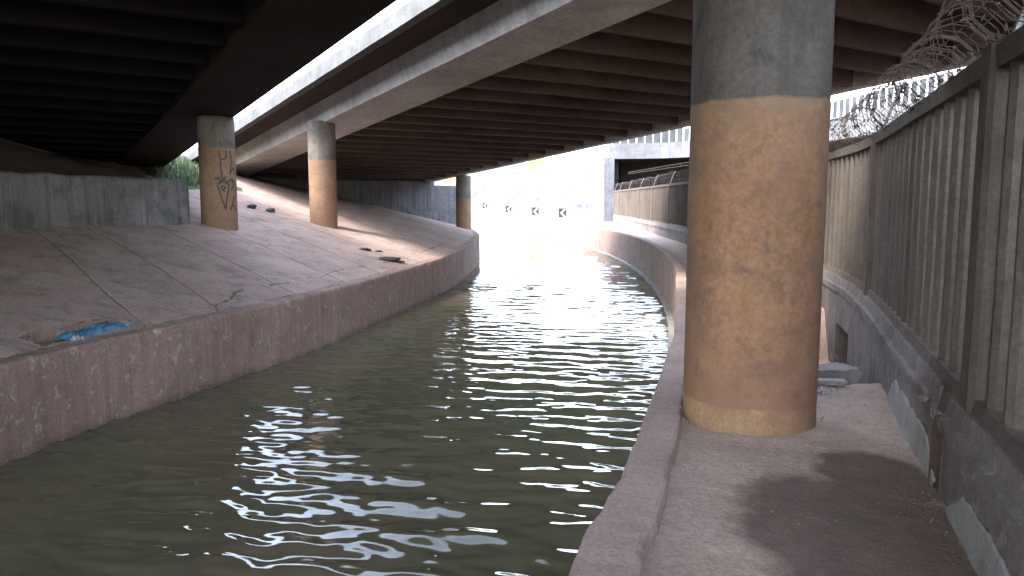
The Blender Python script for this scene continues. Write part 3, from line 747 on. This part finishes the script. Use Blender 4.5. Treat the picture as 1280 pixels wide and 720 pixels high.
for i,(x,y,z,r_) in enumerate(((3.55,8.35,-.6,.15),(3.72,8.75,-.55,.2),(3.5,8.95,-.6,.14),(3.4,8.0,-.62,.10),(3.95,9.5,-.58,.17))):
    deb('brick_lump',['reddish broken brick lump nearest the drain opening','largest reddish brick lump in the pile behind the pillar','reddish brick lump on the canal side of the pile','smallest reddish brick piece of the pile behind the pillar','farthest reddish brick lump of the pile by the fence'][i],'rubble',(x,y,z),r_,M['brick'],.75,i*3)
# diamond scratched on the kerb
m=MB(); P=[(-.045,0),(0,.06),(.045,0),(0,-.06)]
for i in range(4):
    a=Vector((*P[i],0)); b=Vector((*P[(i+1)%4],0)); d=(b-a).normalized(); n_=Vector((-d.y,d.x,0))*.008
    m.hexa([tuple(a-n_),tuple(b-n_),tuple(b+n_),tuple(a+n_),tuple(a-n_+Vector((0,0,.006))),tuple(b-n_+Vector((0,0,.006))),tuple(b+n_+Vector((0,0,.006))),tuple(a+n_+Vector((0,0,.006)))])
o=m.build('diamond_mark',M['spray'],rw,loc=(1.04,5.25,.058),rz=R(-18))
# debris on the left bank
def on_bank(x,y):
    best=min(range(0,len(LEFT.p)),key=lambda i:(LEFT.p[i].x-x)**2+(LEFT.p[i].y-y)**2)
    return bank_z(math.hypot(LEFT.p[best].x-x,LEFT.p[best].y-y),LEFT.p[best].y)
for i,(x,y,r_,lab) in enumerate(((-4.25,22.1,.20,'dark muddy clod left of the debris pile on the left bank'),(-3.9,22.4,.13,'small dark clod just above the debris pile'),(-3.45,21.3,.34,'flat dark mud and debris pile near the canal edge of the bank'),(-3.15,21.4,.16,'small brown clod right of the debris pile'))):
    deb('mud_clod',lab,'debris',(x,y,on_bank(x,y)+.01),r_,M['mud'],.22,i*5)
for i,(x,y,lab) in enumerate(((-8.42,25.0,'crumpled black bag on the slope between the two left pillars'),(-7.9,25.2,'flatter black bag just left of the second pillar'))):
    deb('black_bag',lab,'rubbish',(x,y,on_bank(x,y)+.05),.15,M['black'],.6,i*7)
def scatter(name,pts,mat):
    m=MB()
    for (x,y,z,r_) in pts:
        n0=len(m.v); q=random.uniform(0,6.28); a1,a2=r_*random.uniform(.6,1.2),r_*random.uniform(.5,1.)
        c_,s_=math.cos(q),math.sin(q)
        for (dx,dy,dz) in ((a1,0,0),(0,a2,.1*r_),(-a1*.8,.1*a2,0),(.1*a1,-a2,.1*r_),(.1*a1,.1*a2,r_*.65),(-.3*a1,-.1*a2,r_*.6)):
            m.v.append((x+dx*c_-dy*s_,y+dx*s_+dy*c_,z+dz))
        m.f+=[tuple(n0+k for k in q_) for q_ in ((0,1,4),(1,5,4),(1,2,5),(2,3,5),(3,4,5),(3,0,4))]
    return tag(m.build(name,mat),kind='stuff')
P1=[];P2=[]
while len(P1)<2600:
    x=random.uniform(.6,3.2); y=random.uniform(2.6,9)
    if x<.62+.155*y or x>.90+.35*y or math.hypot(x-1.755,y-5.57)<.49 or (y>6.4 and x>.3*y+.2): continue
    e=min(abs(x-.62-.155*y),abs(.9+.35*y-x),abs(math.hypot(x-1.755,y-5.57)-.5))
    if random.random()>.25+.75*math.exp(-e/.12): continue
    P1.append((x,y,-.012+.010*nz(x,y,0,1.2,4),abs(random.gauss(0,1))*.0045+.002))
scatter('gravel',P1,M['dirt']); scatter('gravel',[(p_[0]+.02,p_[1]+.03,p_[2],p_[3]) for p_ in P1[::6]],M['brick'])
while len(P2)<900:
    y=random.uniform(8.5,36); b=min(LEFT.p,key=lambda p:abs(p.y-y)); x=b.x-.35-abs(random.gauss(0,1))*2.4
    if x<-7.6 and y<20: continue
    P2.append((x,y,on_bank(x,y)-.005,abs(random.gauss(0,1))*.009+.005))
scatter('gravel',P2,M['mud'])
scatter('rubble',RUBBLE,M['stone'])
o=lump('slab_fragment','pinkish broken slab fragment lying at the far end of the hole beside the blue plastic','rubble',(hp.x+hn.x*.46+.10,hp.y+hn.y*.46+.60,hz-.13),.36,.34,.10,M['apron'],R(-14),4)
# ------------------------------------------------------------ chevron signs
def chevron(x,y,z,rz,label,sz=.66):
    t=thing('chevron_sign',label,'road sign',(x,y,0),rz,'chevron signs along the road bend')
    h=sz*1.2
    m=MB(); m.box(-sz/2,sz/2,-.01,.01,z-h/2,z+h/2); m.build('sign_plate',M['black'],t)
    m=MB(); k=sz*.5; c=.0  # a "<" pointing left
    w2=sz*.28
    for s_ in (1,-1):
        q=[(-k*.62,z),(-k*.62+w2,z),(k*.35+w2*.9,z+s_*h*.42),(k*.35-w2*.1,z+s_*h*.42)]
        if s_<0: q=q[::-1]
        m.hexa([(X_,-.016,Z_) for X_,Z_ in q]+[(X_,-.0105,Z_) for X_,Z_ in q])
    fixn(m.build('chevron_mark',M['yellow'],t))
    m=MB(); m.tube([(0,.035,-.05),(0,.035,z+h/2)],.03,6); m.build('sign_post',M['galv'],t)
lab=['largest chevron sign, rightmost of the row at the road bend','second chevron sign from the right at the road bend','third chevron sign from the right, above the canal wall','fourth chevron sign, just right of the far ochre pillar','chevron sign seen left of the far ochre pillar','farthest chevron']
for i,(x,y,z) in enumerate(((4.55,69.5,.48),(2.35,77.5,.5),(-.4,92,.55),(-4.1,117,.85),(-11.2,148,1.7))): chevron(x,y,z,R(8),lab[i],.68)
# ------------------------------------------------------------ far bridge on the right
FB=Path([(7.35,59.5),(12.3,57.5),(15.6,50),(17.2,38),(17.9,27),(18.2,16),(18,4),(17,-10)],.5)
fbk=thing('road_bridge','pale road bridge with a white railing over the dark opening behind the fence','bridge')
def fsweep(name,prof,mat,s0=0,s1=None,step=1.,path=FB,parent=fbk):
    s1=path.L if s1 is None else s1; n=max(1,int((s1-s0)/step)); v=[];f=[];k=len(prof)
    for i in range(n+1):
        s=s0+(s1-s0)*i/n; p=path.at(s); t=path.tan(s); N_=Vector((t.y,-t.x,0))*-1
        for d,z in prof: v.append((p.x+N_.x*d,p.y+N_.y*d,z))
    for i in range(n):
        for j in range(k): f.append((i*k+j,i*k+(j+1)%k,(i+1)*k+(j+1)%k,(i+1)*k+j))
    f+=[tuple(range(k)),tuple(n*k+j for j in range(k))]
    return fixn(obj(name,v,f,mat,parent))
fsweep('fascia',[(0,4.75),(.5,4.75),(.5,5.9),(-.02,5.9)],M['far'])
fsweep('deck',[(.51,4.9),(11,4.9),(11,5.6),(.51,5.6)],M['far'])
fsweep('back_wall',[(5,-.2),(5.4,-.2),(5.4,4.89),(5,4.89)],M['dark'])  # added near-black backing that paints in the opening's shade
fsweep('shade_sheet',[(.52,4.86),(4.99,4.86),(4.99,4.897),(.52,4.897)],M['dark'])  # thin dark sheet, shade under the deck put into its colour
mb=MB(); mb.box(7.76,8.3,60.4,66,-.1,4.888); mb.box(8.3,9.7,65,65.5,-.1,4.888); mb.box(8.301,10.2,60.6,64.99,4.72,4.853); mb.build('light_stop',M['dark'],fbk)  # added dark boxes that block sky light leaking into the opening
fsweep('parapet_wall',[(.7,5.9),(.9,5.9),(.9,6.95),(.7,6.95)],M['greywall'])
m=MB(); m.box(-.035,.035,-.035,.035,0,1.45); pm=meshdata('railing_post',m.v,m.f,M['whitepaint'])
s=.3
while s<FB.L:
    p=FB.at(s); put('railing_post',pm,fbk,(p.x,p.y+.15,5.9)); s+=.62
for z in (7.25,): fsweep('railing_rail',[(.08,z),(.15,z),(.15,z+.07),(.08,z+.07)],M['whitepaint'])
mb=MB(); mb.box(7.0,7.75,58.8,62,-.1,4.85); mb.build('end_pier',M['far'],fbk)
# ladder-like steel frame under that bridge
m=MB()
A1,B1=Vector((8.6,57.2,3.55)),Vector((15.5,49,4.45))
for dz in (0,.28): m.tube([A1+Vector((0,0,dz*.4)),B1+Vector((0,0,dz))],.018,5)
for i in range(9):
    q=A1.lerp(B1,i/9); m.tube([q,q+Vector((0,0,.11+.17*i/9))],.014,4)
o=m.build('steel_truss',M['rust']); tag(o,'thin steel lattice beam hanging in the dark opening of the far bridge','beam')
# ------------------------------------------------------------ painted rock-like slope, hillside, far overpass
SLP=Path([(8.2,63),(8.6,77),(8.8,90),(7,108),(2.5,132),(-7,165),(-22,200),(-45,232)],1.5)
rows=[]
for i in range(110):
    q_=SLP.L*i/109; p=SLP.at(q_); t=SLP.tan(q_); N_=Vector((t.y,-t.x,0)); hh=4.6+3.2*min(1,i/60)
    row=[]
    for j in range(26):
        q=j/25; bx=1.2*nz(q_*.10,q*2.5,0,1.,5)*(1 if 0<j<25 else 0)
        d=q*9+bx*.8
        row.append((p.x+N_.x*d,p.y+N_.y*d,-.05+hh*q**.8+.5*nz(q_*.2,q*4,2,.7,5)*q))
    rows.append(row)
tag(grid('embankment_slope',rows,M['slope'],flip=True),kind='structure')
rows=[]
for i in range(50):
    t_=i/49; x=-75+130*t_; row=[]
    for j in range(16):
        q=j/15; yb=max(122,min(300,232-3.8*(x+20)))
        row.append((x,yb+q*60,.0+ (13.-3.5*max(0,min(1,(x+40)/55)))*min(1,q*1.6)**.7+.8*nz(x,q*50,0,.08)))
    rows.append(row)
tag(grid('hillside',rows,M['hill'],flip=True),kind='structure')
# guard rail on the crest
m=MB()
gr=thing('guard_rail','distant pale guard rail along the crest above the painted slope','railing')
gp=[SLP.at(SLP.L*(.86-i*.078))+Vector((9.3,2,7.6-.27*i)) for i in range(11)]
for z in (.5,1.0):
    m=MB(); m.tube([g+Vector((0,0,z)) for g in gp],.06,5); m.build('rail',M['whitepaint'],gr)
pm=MB(); pm.tube([(0,0,-1.5),(0,0,1.05)],.05,5); pd=meshdata('rail_post',pm.v,pm.f,M['whitepaint'])
for i in range(40): 
    q=i/4; k=min(9,int(q)); g=gp[k].lerp(gp[k+1],q-k); put('rail_post',pd,gr,tuple(g))
def pier(x,y,wd,z0,z1,mat,label):
    m=MB(); m.box(-wd/2,wd/2,-.7,.7,z0,z1); o=m.build('bridge_pier',mat,None,loc=(x,y,0)); bv=o.modifiers.new('bevel','BEVEL'); bv.width=.12; bv.segments=2
    return tag(o,label,'pier')
pier(5.2,166,3.6,5,18,M['ypier'],'pale yellow painted pier rising above the far slope')
pier(-13.8,175,4.2,-.1,13,M['opier'],'pale ochre pier left of the far ochre pillar')
# grassy bank seen through the gap between the two overpasses
rows=[]
for i in range(40):
    row=[]
    for j in range(30):
        a=18.7+j*1.4; b=-40+i*1.35; zc=1.5+.10*(a-17)+.12*max(0,-2-b)+ .35*nz(a,b,0,.3)
        p=br(a,b,0); row.append((p[0],p[1],max(-.1,zc)))
    rows.append(row)
tag(grid('grassy_bank',rows,M['grassy'],flip=False),kind='structure')
def gz_(a,b):
    p=br(a,b,0); best=min(range(0,len(LEFT.p),3),key=lambda i:(LEFT.p[i].x-p[0])**2+(LEFT.p[i].y-p[1])**2)
    d=math.hypot(LEFT.p[best].x-p[0],LEFT.p[best].y-p[1]); z=bank_z(d,LEFT.p[best].y)
    k=min(d-8.6-.5*nz(a,b,3,.6),-.9-b,b+4.4,6)
    return p[0],p[1],z+min(.16,.10*k)+.03*nz(a,b,0,1.5),k
rows=[[gz_(1+i*.45,-14+j*.34)[:3] for j in range(42)] for i in range(38)]
tag(grid('grassy_bank',rows,M['grassy'],flip=True),kind='structure')
g=MB()
for i in range(9000):
    a=random.uniform(2,18); b=random.uniform(-9,-.9); x_,y_,z_,k=gz_(a,b)
    if k<.3: continue
    h=random.uniform(.06,.3); q=random.uniform(0,3.14); dx,dy=.03*math.cos(q),.03*math.sin(q)
    n0=len(g.v); g.v+=[(x_-dx,y_-dy,z_-.03),(x_+dx,y_+dy,z_-.03),(x_+random.uniform(-.08,.08),y_+random.uniform(-.08,.08),z_+h)]; g.f.append((n0,n0+1,n0+2))
for i in range(9000):
    a=random.uniform(18.8,40); b=random.uniform(-14,4); zc=1.5+.10*(a-17)+.12*max(0,-2-b)+.35*nz(a,b,0,.3); p=br(a,b,0); h=random.uniform(.15,.5); q=random.uniform(0,3.14); dx,dy=.05*math.cos(q),.05*math.sin(q)
    n0=len(g.v); g.v+=[(p[0]-dx,p[1]-dy,zc-.05),(p[0]+dx,p[1]+dy,zc-.05),(p[0]+random.uniform(-.1,.1),p[1]+random.uniform(-.1,.1),zc+h)]; g.f.append((n0,n0+1,n0+2))
tag(g.build('grass',M['leaf']),kind='stuff')
